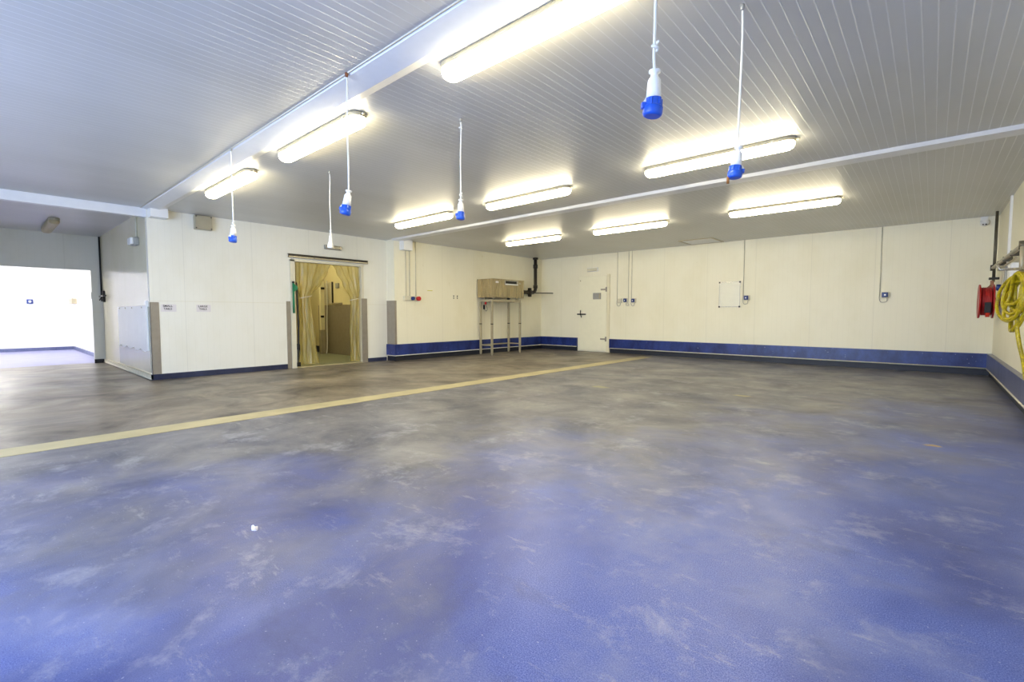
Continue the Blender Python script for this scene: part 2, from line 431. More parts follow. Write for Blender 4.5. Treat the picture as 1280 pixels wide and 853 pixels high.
kerb_run('baseboard_doorway', [(XD + .03, 1.80), (XD + .03, Y1 - .03)], [(XD, 1.80), (XD, Y1 - .03)], 0.0, 0.09, 0, M['black'], None, 0, 'black skirting beside the wide opening')
kerb_run('baseboard_bright', [(-20.96, -4.0), (-20.96, 2.06), (XD - .14, 2.06)], [(-21, -4.0), (-21, 2.1), (XD - .14, 2.1)], 0.0, 0.10, 0, M['kerb_grey'], None, 0, 'blue skirting in the bright room')
kerb_run('baseboard_store', [(-15.36, 4.0), (-15.36, 6.76), (-13.7, 6.76)], [(-15.4, 4.0), (-15.4, 6.8), (-13.7, 6.8)], 0.012, 0.20, 0, M['kerb_dark'], None, 0, 'dark blue skirting behind the plastic curtains')

# ---- ceiling beams
def beam(name, y0, ya, yb, y3, drop, x0, x1, label, near=None):
    b = B(); prism(b, [(y0, H), (ya, H - (near or drop)), (yb, H - drop), (y3, H)], 'x', x0, x1)
    return tag(obj(name, b, M['beam']), label, 'beam')
bm1 = beam('ceiling_beam', 1.935, 1.945, 2.135, 2.235, 0.03, XC - .0, XR, 'wide smooth white beam running overhead beside the nearest row of lights', .012)
b = B(); tube(b, [(XC, 1.925, H), (XR, 1.925, H)], 0.007, 6); obj('sealant_bead', b, M['seal'], bm1)
bm2 = beam('ceiling_beam', 6.68, 6.72, 6.94, 7.02, 0.035, XO, XR, 'narrower white beam crossing the ceiling further from camera')
b = B(); box(b, XC - 0.12, YF, 2.81, XC, Y1, H, 0.004)
tag(obj('ceiling_beam', b, M['beam']), 'white beam across the mouth of the left passage', 'beam')
b = B(); box(b, XC, 2.02, 2.80, XC + 0.20, 2.27, H, 0.004)
tag(obj('beam_end_box', b, M['white']), 'white box under the end of the wide beam at the wall corner', 'box')
b = B(); box(b, XO, 6.92, 2.71, XO + 0.18, 7.18, H, 0.004)
tag(obj('beam_end_box', b, M['white']), 'white box under the end of the narrower beam above two conduits', 'box')

# ------------------------------------------------------------------ fluorescent fixtures
def stadium(L, w, n=8):
    pts = []
    for k in range(n + 1):
        a = -PI / 2 + PI * k / n; pts.append((L / 2 - w / 2 + w / 2 * math.cos(a), w / 2 * math.sin(a)))
    for k in range(n + 1):
        a = PI / 2 + PI * k / n; pts.append((-L / 2 + w / 2 + w / 2 * math.cos(a), w / 2 * math.sin(a)))
    return pts
def loft(bm, layers):
    rings = [[bm.verts.new((x, y, z)) for x, y in stadium(L, w)] for L, w, z in layers]
    n = len(rings[0])
    for A, C in zip(rings, rings[1:]):
        for j in range(n):
            f = bm.faces.new((A[j], A[(j + 1) % n], C[(j + 1) % n], C[j])); f.smooth = True
    bm.faces.new(rings[0][::-1]); bm.faces.new(rings[-1])
def make_light(loc, label, lit, cat='ceiling light', group=None):
    t = thing('ceiling_light', label, cat, loc, group=group)
    b = B(); loft(b, [(1.62, .14, 0), (1.64, .158, -.004), (1.645, .160, -.036), (1.63, .155, -.040)]); obj('housing', b, M['housing'], t)
    b = B(); loft(b, [(1.62, .150, -.040), (1.63, .158, -.048), (1.63, .158, -.068), (1.61, .148, -.094), (1.56, .10, -.112), (1.48, .03, -.117)]); obj('diffuser', b, lit, t)
    for s in (-1, 1):
        b = B(); tube(b, [(s * .822, 0, -.02), (s * (.86 if s > 0 else .835), 0, -.024)], .010, 8); obj('cable_gland', b, M['housing'], t)
    for sx in (-.62, .62):
        for sy in (-1, 1):
            b = B(); box(b, sx - .012, sy * .0805 - .003, -.052, sx + .012, sy * .0805 + .004, -.020); obj('clip', b, M['clip'], t)
    return t
FX, FY = (-1.93, -4.70, -7.22), (2.36, 5.62, 8.88)
lab = {
 (0, 0): 'lit fluorescent ceiling light at the top edge, largest of the nine, beside the wide beam',
 (1, 0): 'lit fluorescent ceiling light hard by the wide beam, middle one of its row',
 (2, 0): 'lit fluorescent ceiling light by the wide beam, nearest the grey junction box',
 (0, 1): 'lit fluorescent ceiling light directly behind the hanging socket with the brown tail',
 (1, 1): 'lit fluorescent ceiling light in mid-ceiling, just right of the twice-knotted hanging cord',
 (2, 1): 'lit fluorescent ceiling light nearest the boxed end of the narrow beam',
 (0, 2): 'lit fluorescent ceiling light beyond the narrow beam, rightmost above the far wall',
 (1, 2): 'lit fluorescent ceiling light beyond the narrow beam, between the door and the ceiling hatch',
 (2, 2): 'lit fluorescent ceiling light beyond the narrow beam, above the steel stand and black pipe'}
first = None
for j in range(3):
    for i in range(3):
        l = (FX[i], FY[j], H)
        if first is None: first = make_light(l, lab[(i, j)], M['tube'], group='lit fluorescent lights on the ceiling')
        else: dup(first, l, lab[(i, j)])
make_light((-13.2, 1.05, H), 'unlit yellowed fluorescent light on the ceiling of the left passage', M['offlamp'])
for x, y in ((-16.6, 0.2), (-19.0, 0.2), (-17.8, -2.4)):
    make_light((x, y, H), 'lit fluorescent light inside the bright white room', M['tube2'], group='lights of the bright room')
make_light((-12.6, 5.4, H), 'lit fluorescent light behind the plastic curtains', M['tube3'])

# ------------------------------------------------------------------ hanging sockets
def connector(loc, zb, label, tilt=(0, 0), spin=0.0, blue=True, knots=(), tail=False, sway=0.0, anchor='metal'):
    """white cord from the ceiling, white plug body, blue collar with hinged cap. zb = height of the socket bottom"""
    t = thing('hanging_socket', label, 'hanging power socket', (loc[0], loc[1], 0), group='power sockets hanging on white cords')
    top = zb + 0.185
    pts = [(0, 0, H)]
    n = 14
    for k in range(1, n + 1):
        f = k / n; z = H + (top - H) * f
        pts.append((sway * math.sin(f * 5.0) * .5, sway * .4 * math.sin(f * 8 + 1), z))
    pts[-1] = (0, 0, top)
    b = B(); tube(b, catmull(pts, 4), 0.0062, 8); obj('cord', b, M['cable'], t)
    for kz in knots:
        b = B(); kp = []
        for q in range(22):
            a = 2 * PI * 1.4 * q / 21; kp.append((.011 * math.cos(a), .011 * math.sin(a), kz + top + .018 - .036 * q / 21))
        tube(b, kp, .0062, 8); obj('knot', b, M['cable'], t)
    b = B(); lathe(b, [(.006, H), (.013, H - .002), (.013, H - .02), (.007, H - .035)], 12); obj('ceiling_hook', b, M['rust'] if anchor == 'rust' else M['grey'], t)
    R = Matrix.Translation((0, 0, top)) @ Matrix.Rotation(spin, 4, 'Z') @ Matrix.Rotation(tilt[0], 4, 'X') @ Matrix.Rotation(tilt[1], 4, 'Y')
    b = B()
    if blue:
        lathe(b, [(.007, .006), (.023, .004), (.024, -.004), (.014, -.010), (.015, -.020), (.026, -.036), (.028, -.07), (.031, -.112)], 24, R)
    else:
        lathe(b, [(.007, .006), (.012, .0), (.013, -.02), (.019, -.045), (.022, -.11), (.030, -.125), (.034, -.15), (.026, -.165)], 24, R)
    body = obj('plug_body', b, M['white'], t)
    if blue:
        b = B(); lathe(b, [(.028, -.108), (.0335, -.110), (.0335, -.152), (.030, -.156)], 24, R)
        for k in range(6):
            a = k * PI / 3; c, s = math.cos(a), math.sin(a)
            q = box(b, -.004, -.002, -.150, .004, .004, -.112)
            for v in q: v.co = R @ Vector((c * .0335 + v.co.x * -s + v.co.y * c, s * .0335 + v.co.x * c + v.co.y * s, v.co.z))
        col = obj('socket_collar', b, M['blue'], t)
        b = B(); cm = R @ Matrix.Translation((0, 0, -.152)) @ Matrix.Rotation(.10, 4, 'Y')
        lathe(b, [(.038, .010), (.041, .006), (.041, -.018), (.038, -.026), (.030, -.030)], 24, cm)
        cap = obj('hinged_cap', b, M['blue'], t)
        b = B(); q = box(b, -.050, -.012, -.150, -.030, .012, -.126, .003)
        for v in b.verts: v.co = R @ v.co
        obj('latch', b, M['blue'], cap)
        b = B(); prism(b, [(-.033, -.105), (-.048, -.132), (-.033, -.140)], 'y', -.010, .010)
        for v in b.verts: v.co = R @ v.co
        obj('latch_cover', b, M['white'], cap)
    else:
        b = B(); lathe(b, [(.034, -.148), (.036, -.152), (.034, -.176), (.020, -.182)], 24, R); obj('end_cap', b, M['white'], t)
    if tail:
        b = B(); tube(b, [tuple(R @ Vector(p)) for p in ((.030, 0, -.165), (.034, .004, -.185), (.030, 0, -.215))], .008, 8); obj('cable_tail', b, M['brown'], t)
    return t
connector((-0.905, 1.92), 1.976, 'blue and white power socket hanging largest and nearest, its cord knotted close above', tilt=(.03, .02), spin=0.72, knots=(.10,), sway=.012)
connector((-0.90, 3.05), 1.955, 'blue and white socket on a cord with a brown tail hanging from its cap', tilt=(.04, -.12), spin=3.6, tail=True, sway=.01)
connector((-3.36, 1.92), 1.90, 'blue and white socket hanging tilted from a rusty hook beside the wide beam', tilt=(-.05, .16), spin=0.6, sway=.006, anchor='rust')
connector((-3.34, 3.05), 2.03, 'blue and white socket hanging on a twice-knotted cord in the middle of the ceiling', tilt=(0, .02), spin=1.2, knots=(.045, .66), sway=.012)
connector((-5.80, 1.92), 1.937, 'blue and white socket hanging smallest, in front of the wall with the paper signs', tilt=(.03, .05), spin=2.0, knots=(.03,))
connector((-5.80, 3.05), 1.99, 'all-white socket hanging without a blue end in front of the emergency light', tilt=(.0, .05), spin=0.4, blue=False, knots=(.03,), sway=.012)

# ------------------------------------------------------------------ back wall: door, sockets, whiteboard
b = B(); box(b, -8.27, YB - .035, 0.03, -7.30, YB - .001, 2.30, .01)
d1 = struct('door_1', b, M['offw'], 'flush cream cold-store door with strap hinges'); d1.data.materials[0] = plain('cream_door_skin', srgb(243, 239, 214), .4, var=.03)
b = B(); box(b, -7.285, YB - .05, 0.0, -7.20, YB - .001, 2.34, .008); obj('door_post', b, plain('cream_post', srgb(236, 228, 198), .4, var=.04), d1)
for z in (1.89, 0.40):
    b = B(); box(b, -7.50, YB - .052, z - .025, -7.30, YB - .035, z + .02, .006); box(b, -7.325, YB - .075, z - .07, -7.285, YB - .035, z + .07, .008); obj('hinge', b, M['guard'], d1)
b = B(); box(b, -8.33, YB - .07, 1.125, -8.02, YB - .035, 1.165, .01); tube(b, [(-8.19, YB - .08, 1.27), (-8.19, YB - .09, 1.15), (-8.13, YB - .12, 1.05)], .014, 8); obj('door_handle', b, M['dark'], d1)
b = B(); box(b, -7.75, YB - .075, 1.60, -7.49, YB - .035, 1.79, .01)
t = obj('notice_box', b, M['grey']); tag(t, 'small grey box fixed to the cream door above its handle', 'box')
b = B(); box(b, -7.54, YB - .079, 1.62, -7.50, YB - .074, 1.77); obj('box_edge', b, M['leg'], t)
t = thing('emergency_light', 'slim emergency light on the wall above the cream door', 'emergency light', (-7.80, YB, 2.50))
b = B(); box(b, -.19, -.05, -.06, .19, 0, .06, .015); obj('housing', b, M['white'], t)
b = B(); box(b, -.175, -.075, -.045, .175, -.05, .045, .01); obj('diffuser', b, M['offw'], t)
b = B(); lathe(b, [(.02, 0), (.028, .004), (.028, .03), (.012, .04)], 12, Matrix.Translation((-8.23, YB, 2.18)) @ Matrix.Rotation(PI / 2, 4, 'X')); tag(obj('door_alarm_stud', b, M['leg']), 'small metal stud at the upper left corner of the cream door', 'stud')

def wall_socket(x, z, label, color, ctop, group='sockets on the far wall', conduit=True, cx=None, size=1.0):
    t = thing('wall_socket', label, 'wall socket', (x, YB, z), group=group)
    s = size
    b = B(); box(b, -.055 * s, -.05, -.065 * s, .075 * s, 0, .06 * s, .01); obj('back_box', b, M['offw'], t)
    if color:
        b = B(); lathe(b, [(.030 * s, 0), (.046 * s, .004), (.046 * s, .04), (.040 * s, .052)], 20, Matrix.Translation((0, -.05, 0)) @ Matrix.Rotation(PI / 2, 4, 'X')); o = obj('socket_cap', b, color, t)
        b = B(); box(b, -.052 * s, -.075, -.052 * s, .052 * s, -.05, .052 * s, .012); obj('socket_face', b, color, t)
        b = B(); lathe(b, [(.014, 0), (.016, .004)], 12, Matrix.Translation((.004, -.101, -.004)) @ Matrix.Rotation(PI / 2, 4, 'X')); obj('cap_center', b, M['white'], t)
    else:
        b = B(); box(b, -.05, -.06, -.055, .06, -.05, .05, .008); obj('cover', b, M['offw'], t)
    # looped lead
    cx0 = (cx if cx is not None else x - .05) - x
    b = B(); tube(b, catmull([(cx0, -.02, .0), (cx0, -.03, -.08), (cx0 + .03, -.04, -.15), (.03, -.05, -.14), (.035, -.03, -.06)], 6), .006, 6); obj('lead', b, M['grey'], t)
    if conduit:
        b = B(); tube(b, [(cx0, -.014, 0), (cx0, -.012, H - z)], .009, 8); obj('conduit', b, M['conduit'], t)
    return t
wall_socket(-6.88, 1.54, 'cream junction box on the far wall, first to the right of the door', None, H, cx=-6.96)
wall_socket(-6.68, 1.55, 'blue socket on the far wall between the cream box and the twin conduits', M['navy'], H, cx=-6.60)
wall_socket(-6.43, 1.54, 'blue socket on the far wall at the foot of the twin conduits', M['navy'], H, cx=-6.50)
wall_socket(-3.42, 1.55, 'blue socket on the far wall just right of the whiteboard', M['navy'], H, cx=-3.50)
wall_socket(-0.75, 1.55, 'blue socket on the far wall, rightmost and alone', M['navy'], H, cx=-0.84)

t = thing('whiteboard', 'small framed whiteboard on the far wall', 'whiteboard', (-3.82, YB, 1.64))
b = B(); box(b, -.235, -.016, -.305, .235, 0, .305); obj('writing_panel', b, M['whiteboard'], t)
for (x0, z0, x1, z1) in ((-.245, .30, .245, .316), (-.245, -.316, .245, -.30), (-.251, -.31, -.237, .31), (.237, -.31, .251, .31)):
    b = B(); box(b, x0, -.024, z0, x1, 0, z1, .002); obj('frame_bar', b, M['steel'], t)
for sx in (-1, 1):
    for sz in (-1, 1):
        b = B(); box(b, sx * .24 - .02, -.028, sz * .305 - .02, sx * .24 + .02, -.0, sz * .305 + .02, .004); obj('corner_cap', b, M['dark'], t)

t = thing('security_camera', 'small white dome camera high in the far right corner', 'security camera', (0.66, YB, 2.84))
b = B(); box(b, -.05, -.04, -.04, .05, .002, .118); obj('bracket', b, M['white'], t)
b = B(); lathe(b, [(.03, .045), (.06, .04), (.065, 0), (.055, -.03), (.03, -.055), (.005, -.062)], 20, Matrix.Translation((0, -.09, 0))); obj('dome', b, M['white'], t)
for s in (-.02, .02):
    b = B(); lathe(b, [(.008, 0), (.012, .003), (.012, .012)], 10, Matrix.Translation((s, -.140, -.035)) @ Matrix.Rotation(PI / 2 + .5, 4, 'X')); obj('lens', b, M['black'], t)

# ceiling hatch
t = thing('ceiling_hatch', 'square access hatch in the ceiling near the far wall', 'hatch', (-4.37, 12.02, H))
b = B(); box(b, -.37, -.38, -.006, .37, .38, 0); obj('hatch_panel', b, M['beam'], t)
for (x0, y0, x1, y1) in ((-.41, -.42, .41, -.385), (-.41, .385, .41, .42), (-.41, -.385, -.375, .385), (.375, -.385, .41, .385)):
    b = B(); box(b, x0, y0, -.014, x1, y1, 0); obj('hatch_frame', b, M['leg'], t)

# ------------------------------------------------------------------ left walls
# paper signs
for y, word, lb in ((2.265, 'SMALL', 'white paper sign reading SMALL TAILS on the left wall'), (2.805, 'LARGE', 'white paper sign reading LARGE TAILS on the left wall')):
    t = thing('paper_sign', lb, 'sign', (XC, y, 1.262), group='paper signs on the left wall')
    b = B(); box(b, 0, -.115, -.07, .002, .115, .06); obj('sheet', b, M['paper'], t)
    text_mesh('lettering', word + '\nTAILS', .050, M['ink'], t, (.0028, -.012, .005), (PI / 2, 0, PI / 2))
t = thing('junction_box', 'grey square junction box high on the left wall', 'junction box', (XC, 2.83, 2.83))
b = B(); box(b, 0, -.14, -.135, .09, .14, .115, .006); obj('box_body', b, M['housing'], t)
b = B(); box(b, .09, -.135, -.13, .10, .135, .11, .004); obj('lid', b, M['housing'], t)
for sy in (-1, 1):
    for z in (-.115, .095):
        b = B(); lathe(b, [(.009, 0), (.011, .003)], 10, Matrix.Translation((.10, sy * .12, z)) @ Matrix.Rotation(PI / 2, 4, 'Y')); obj('screw', b, M['dark'], t)
t = thing('emergency_light', 'grey emergency light on the wall above the curtained doorway', 'emergency light', (XC, 5.36, 2.635))
b = B(); box(b, 0, -.20, -.05, .045, .20, .05, .02); obj('housing', b, M['grey'], t)
b = B(); box(b, .045, -.185, -.04, .075, .185, .04, .015); obj('diffuser', b, M['steel'], t)

# steel guards at corners
b = B(); box(b, XC, Y1 - .006, .10, XC + .006, Y1 + .125, 1.36); box(b, XC - .03, Y1 - .006, .10, XC + .006, Y1, 1.36)
tag(obj('corner_guard', b, M['guard']), 'grey steel corner guard left of the SMALL TAILS sign', 'corner guard')
b = B(); box(b, XC + .004, YJ - .006, .41, XO + .006, YJ, 1.48); box(b, XO, YJ, .41, XO + .006, YJ + .05, 1.48)
tag(obj('corner_guard', b, M['guard']), 'grey steel corner guard on the column above the blue kerb', 'corner guard')

# passage wall: hanging white sheets, conduit light, bolt
t = thing('wall_sheet_pair', 'two white plastic sheets fixed low on the passage wall', 'wall sheet', (0, Y1, 0))
for x0, x1 in ((-12.75, -11.560), (-11.556, -10.36)):
    b = B(); n = 16; fr, bk = [], []
    for k in range(n + 1):
        x = x0 + (x1 - x0) * k / n; w = .005 * math.sin(k * 0.9 + x0)
        fr.append([b.verts.new((x, -.03 + w, z)) for z in (.50 + .02 * math.sin(k * .8), 0.9, 1.30)]); bk.append([b.verts.new((x, -.026 + w, z)) for z in (.50 + .02 * math.sin(k * .8), 0.9, 1.30)])
    for k in range(n):
        for m in range(2):
            for S in (fr, bk): b.faces.new((S[k][m], S[k + 1][m], S[k + 1][m + 1], S[k][m + 1]))
        b.faces.new((fr[k][2], fr[k + 1][2], bk[k + 1][2], bk[k][2])); b.faces.new((fr[k][0], fr[k + 1][0], bk[k + 1][0], bk[k][0]))
    obj('sheet', b, M['white'], t)
for x in (-12.6, -12.0, -11.4, -10.6):
    b = B(); lathe(b, [(.012, 0), (.016, .035), (.010, .04)], 10, Matrix.Translation((x, 0, 1.27)) @ Matrix.Rotation(PI / 2, 4, 'X')); obj('fixing_screw', b, M['leg'], t)
b = B(); box(b, -10.33, Y1 - .035, .50, -10.26, Y1 - .001, 1.38, .004)
tag(obj('edge_strip', b, M['white']), 'narrow white strip beside the two white sheets', 'edge strip')
b = B(); box(b, -12.9, Y1 - .012, .12, -10.2, Y1 - .001, 1.28)
tag(obj('splash_panel', b, M['guard']), 'dull metal splash panel behind the two white sheets', 'panel'); bpy.data.objects['splash_panel'].data.materials[0] = plain('pale_splash_panel', srgb(186, 184, 166), .22, .15, var=.08, scale=2)
t = thing('emergency_light', 'small clear bulkhead light on a conduit in the left passage', 'emergency light', (-10.85, Y1, 2.46))
b = B(); box(b, -.14, -.08, -.07, .14, 0, .07, .02); obj('housing', b, M['grey'], t)
b = B(); box(b, -.13, -.13, -.06, .13, -.08, .06, .02); obj('diffuser', b, M['white'], t)
b = B(); tube(b, [(0, -.015, .06), (0, -.015, H - 2.46)], .016, 8); obj('conduit', b, M['conduit'], t)
t = thing('door_bolt', 'dark sliding bolt on the passage wall near the wide opening', 'bolt', (-14.15, Y1, 1.56))
b = B(); box(b, -.25, -.05, -.13, -.20, 0, .13, .006); obj('plate', b, M['dark'], t)
b = B(); tube(b, [(-.45, -.07, 0), (.35, -.07, 0)], .016, 8); obj('bolt_rod', b, M['dark'], t)
b = B(); tube(b, [(-.1, -.07, 0), (-.1, -.12, -.10)], .012, 8); obj('bolt_knob', b, M['dark'], t)
b = B(); box(b, -.62, -.07, -.22, -.56, 0, -.10, .006); obj('keeper', b, M['dark'], t)
b = B(); tube(b, [(XD + .02, Y1 - .02, 1.45), (XD + .02, Y1 - .02, H)], .016, 8)
tag(obj('corner_pipe', b, M['dark']), 'dark vertical strip in the passage corner', 'pipe')
# bright room sockets
t = thing('wall_socket', 'blue socket on the bright wall through the wide opening', 'wall socket', (-21.0, 1.12, 1.54))
b = B(); box(b, 0, -.07, -.07, .05, .07, .07, .01); obj('back_box', b, M['navy'], t)
b = B(); box(b, .05, -.03, -.03, .08, .03, .03, .01); obj('socket_cap', b, M['white'], t)
b = B(); box(b, -20.65, 1.98, 1.47, -20.0, 2.1, 1.64, .01)
tag(obj('wall_box', b, M['leg']), 'grey box on the side wall of the bright room', 'box')
b = B(); box(b, XD - .06, 1.80, 1.50, XD - .02, 1.81, 1.66)
tag(obj('strike_plate', b, M['grey']), 'small metal plate in the jamb of the wide opening', 'plate')

# far left wall: sockets with conduits, marks
t = thing('conduit_pair', 'two thin conduits running down from the beam end box', 'conduit', (XO, 7.12, 0))
for y in (-.03, .08):
    b = B(); tube(b, [(.015, y, 1.60), (.015, y, 2.715)], .012, 8); obj('conduit', b, M['conduit'], t)
b = B(); tube(b, [(XO + .012, 7.39, 1.60), (XO + .012, 7.39, H)], .010, 8)
tag(obj('conduit', b, M['conduit']), 'single thin conduit above the red socket', 'conduit')
t = thing('socket_block', 'cream switch block with a blue socket on the left wall', 'wall socket', (XO, 7.10, 1.54))
b = B(); box(b, 0, -.09, -.05, .07, .10, .06, .01); obj('back_box', b, M['offw'], t)
b = B(); lathe(b, [(.038, 0), (.046, .01), (.046, .06), (.036, .07)], 20, Matrix.Translation((.05, .145, .0)) @ Matrix.Rotation(PI / 2, 4, 'Y')); obj('socket_cap', b, M['navy'], t)
b = B(); box(b, 0, .10, -.045, .055, .19, .05, .008); obj('socket_box', b, M['grey'], t)
t = thing('wall_socket', 'red socket on the left wall beside the cream switch block', 'wall socket', (XO, 7.40, 1.54))
b = B(); box(b, 0, -.06, -.055, .05, .05, .055, .01); obj('back_box', b, M['offw'], t)
b = B(); lathe(b, [(.045, 0), (.055, .01), (.055, .075), (.042, .09)], 20, Matrix.Translation((.04, .02, .0)) @ Matrix.Rotation(PI / 2, 4, 'Y')); obj('socket_cap', b, M['redp'], t)
for y, lb in ((8.66, 'left of two small grey clips on the wall left of the steel stand'), (8.79, 'right of two small grey clips on the wall left of the steel stand')):
    b = B(); box(b, XO, y - .012, 1.57, XO + .012, y + .012, 1.60, .002); box(b, XO, y - .012, 1.62, XO + .012, y + .012, 1.66, .002)
    tag(obj('wall_clip', b, M['dark']), lb, 'clip', 'clips left of the steel stand')
b = B(); box(b, XO, 7.76, 1.75, XO + .003, 7.93, 1.768)
tag(obj('tape_strip', b, plain('yellow_tape', srgb(214, 208, 90), .6)), 'short yellow tape strip on the left wall right of the red socket', 'tape')

# ------------------------------------------------------------------ curtained doorway
b = B(); box(b, XC, 4.31, 0, XC + .006, 4.40, 1.42); tag(obj('door_guard', b, M['guard']), 'steel guard strip left of the curtained doorway', 'guard strip')
b = B(); box(b, XC, 6.06, 0.0, XC + .02, 6.20, 1.52, .002); tag(obj('door_guard', b, M['guard']), 'steel guard strip right of the curtained doorway', 'guard strip')
b = B(); box(b, XC - .12, 4.40, 0, XC + .03, 4.50, 2.30, .004); box(b, XC - .12, 6.06, 0, XC + .012, 6.12, 2.30, .004); box(b, XC - .12, 4.40, 2.26, XC + .03, 6.12, 2.31, .004)
struct('trim_2', b, M['offw'], 'pale frame of the curtained doorway')
t = thing('curtain_rail', 'dark perforated steel rail above the plastic curtains', 'curtain rail', (XC, 5.29, 2.375))
b = B(); prism(b, [(0, .04), (.05, .04), (.05, -.04), (.042, -.04), (.042, .032), (0, .032)], 'y', -.93, .93); obj('rail_channel', b, M['dark'], t)
b = B(); prism(b, [(.0, -.005), (.055, -.005), (.055, -.035), (.0, -.035)], 'y', -.92, .92); obj('rail_lip', b, M['leg'], t)
for k in range(12):
    y = -.84 + k * 1.68 / 11
    b = B(); lathe(b, [(.007, 0), (.010, .006), (.006, .009)], 8, Matrix.Translation((.055, y, -.018)) @ Matrix.Rotation(PI / 2, 4, 'Y')); obj('rail_bolt', b, M['steel'], t)

def curtain(label, rows, phase):
    """rows: (z, y0, y1, depth) from the rail to the floor"""
    b = B(); n = 90; m = 40
    zs = [r[0] for r in rows]
    def at(z):
        for a, c in zip(rows, rows[1:]):
            if a[0] >= z >= c[0]:
                f = (a[0] - z) / (a[0] - c[0]); f = f * f * (3 - 2 * f)
                return [a[i] + (c[i] - a[i]) * f for i in range(1, 4)]
        return list(rows[-1][1:])
    grid = []
    for j in range(m + 1):
        z = zs[0] + (zs[-1] - zs[0]) * j / m; y0, y1, dp = at(z); row = []
        for i in range(n + 1):
            u = i / n
            x = dp * (math.sin(u * 2 * PI * 3.5 + phase + .5 * z) + .35 * math.sin(u * 2 * PI * 8 + phase * 2 + z * 1.3) + .4 * math.sin(z * 3 + u * 7))
            row.append(b.verts.new((x - .045, y0 + (y1 - y0) * u + .012 * math.sin(z * 6 + u * 9), z)))
        grid.append(row)
    for j in range(m):
        for i in range(n):
            b.faces.new((grid[j][i], grid[j][i + 1], grid[j + 1][i + 1], grid[j + 1][i])).smooth = True
    t = thing('plastic_curtain', label, 'curtain', (XC, 0, 0), group='plastic curtains of the doorway')
    o = obj('sheet', b, M['curtain'], t)
    return t
c1 = curtain('translucent yellowed plastic curtain tied back on the left of the doorway',
        [(2.31, 4.53, 5.36, .010), (2.10, 4.54, 5.27, .016), (1.85, 4.56, 5.12, .022), (1.52, 4.62, 4.86, .026), (1.0, 4.60, 4.90, .024), (.5, 4.58, 4.96, .022), (.06, 4.56, 5.02, .022)], .4)
c2 = curtain('translucent yellowed plastic curtain tied back on the right of the doorway',
        [(2.31, 5.35, 6.05, .010), (2.10, 5.46, 6.05, .014), (1.85, 5.62, 6.06, .018), (1.50, 5.80, 6.03, .022), (1.0, 5.78, 6.0, .020), (.5, 5.77, 6.0, .020), (.04, 5.76, 6.02, .020)], 2.1)
for t, y0, y1, z in ((c1, 4.60, 4.88, 1.52), (c2, 5.78, 6.05, 1.50)):
    b = B(); pts = []
    for k in range(16):
        a = 2 * PI * k / 16; pts.append((-.045 + .055 * math.cos(a), (y0 + y1) / 2 + (y1 - y0) / 2 * math.sin(a), z + .03 * math.sin(a)))
    tube(b, pts, .008, 6, closed=True); obj('tie_back', b, M['offw'], t)

t = thing('squeegee', 'green squeegee hung upright on the left jamb of the curtained doorway', 'squeegee', (XC + .03, 4.455, 0))
b = B(); tube(b, [(.03, -.012, 1.17), (.03, -.012, 1.80)], .020, 10); obj('handle', b, M['green'], t)
b = B(); box(b, .008, -.03, 1.80, .05, .01, 1.84, .006); obj('hanging_hook', b, M['dark'], t)
b = B(); prism(b, [(.0, 1.62), (.065, 1.67), (.075, 1.70), (.065, 1.73), (.0, 1.79)], 'x', .02, .045); obj('blade_holder', b, M['green'], t)
t = thing('jamb_gap_strip', 'black strip standing for the dark gap inside the left jamb of the doorway', 'hose', (XC, 4.53, 0))  # black strip added to draw the dark gap beside the jamb
b = B(); tube(b, catmull([(.01, .0, 1.82), (.012, .012, 1.3), (.012, .02, .8), (.012, .0, .3), (.012, -.01, .12)], 8), .017, 8); obj('gap_strip', b, M['black'], t)
b = B(); box(b, -.02, -.04, .03, .04, .04, .12, .004); obj('black_end_box', b, M['black'], t)

# behind the curtains
b = B(); box(b, -13.70, 6.77, .012, -11.6, 6.799, 1.41)
t = tag(obj('steel_wall_panel', b, M['guard']), 'tall grey steel panel seen between the parted curtains', 'panel')
b = B(); box(b, -12.75, 6.70, 1.42, -12.35, 6.80, 1.47, .004)
tag(obj('wall_ledge', b, M['leg']), 'small dark ledge on top of the grey steel panel', 'ledge')
t = thing('wall_cabinet', 'white flat cabinet on the wall above the grey steel panel', 'cabinet', (-13.06, 6.8, 1.75))
b = B(); box(b, -.34, -.03, -.30, .20, 0, .31, .004); obj('cabinet_body', b, M['offw'], t)
b = B(); box(b, -.33, -.042, -.29, .19, -.03, .30, .004); obj('cabinet_door', b, M['offw'], t)
b = B(); box(b, .19, -.045, -.31, .215, -.0, .32, .002); obj('cabinet_edge', b, M['dark'], t)
b = B(); box(b, -12.66, 6.76, 1.88, -12.50, 6.80, 2.02, .004)
tag(obj('wall_notice', b, M['grey']), 'small grey notice beside the white flat cabinet', 'notice')
t = thing('door_leaf', 'cream cold-store door standing open edge-on behind the curtains', 'door', (-13.07, 6.56, 0))
b = B(); box(b, -.05, -.06, .70, .05, .06, 2.10, .01); obj('leaf_edge', b, plain('cream_leaf', srgb(238, 230, 190), .4, var=.03), t)
b = B(); box(b, -.052, -.070, .013, .052, .070, .70, .004); obj('kick_plate', b, M['leg'], t)
b = B(); box(b, .05, -.05, 1.85, .09, .05, 1.91, .01); obj('upper_latch', b, M['dark'], t)
b = B(); box(b, .05, -.07, 1.05, .09, .02, 1.11, .01); obj('lower_latch', b, M['dark'], t)
b = B(); box(b, -13.42, 6.12, .2, -13.34, 6.22, 2.25, .006)
tag(obj('door_frame_post', b, plain('yellow_post', srgb(222, 196, 92), .45, var=.06)), 'yellow post beside the open cream door behind the curtains', 'post')
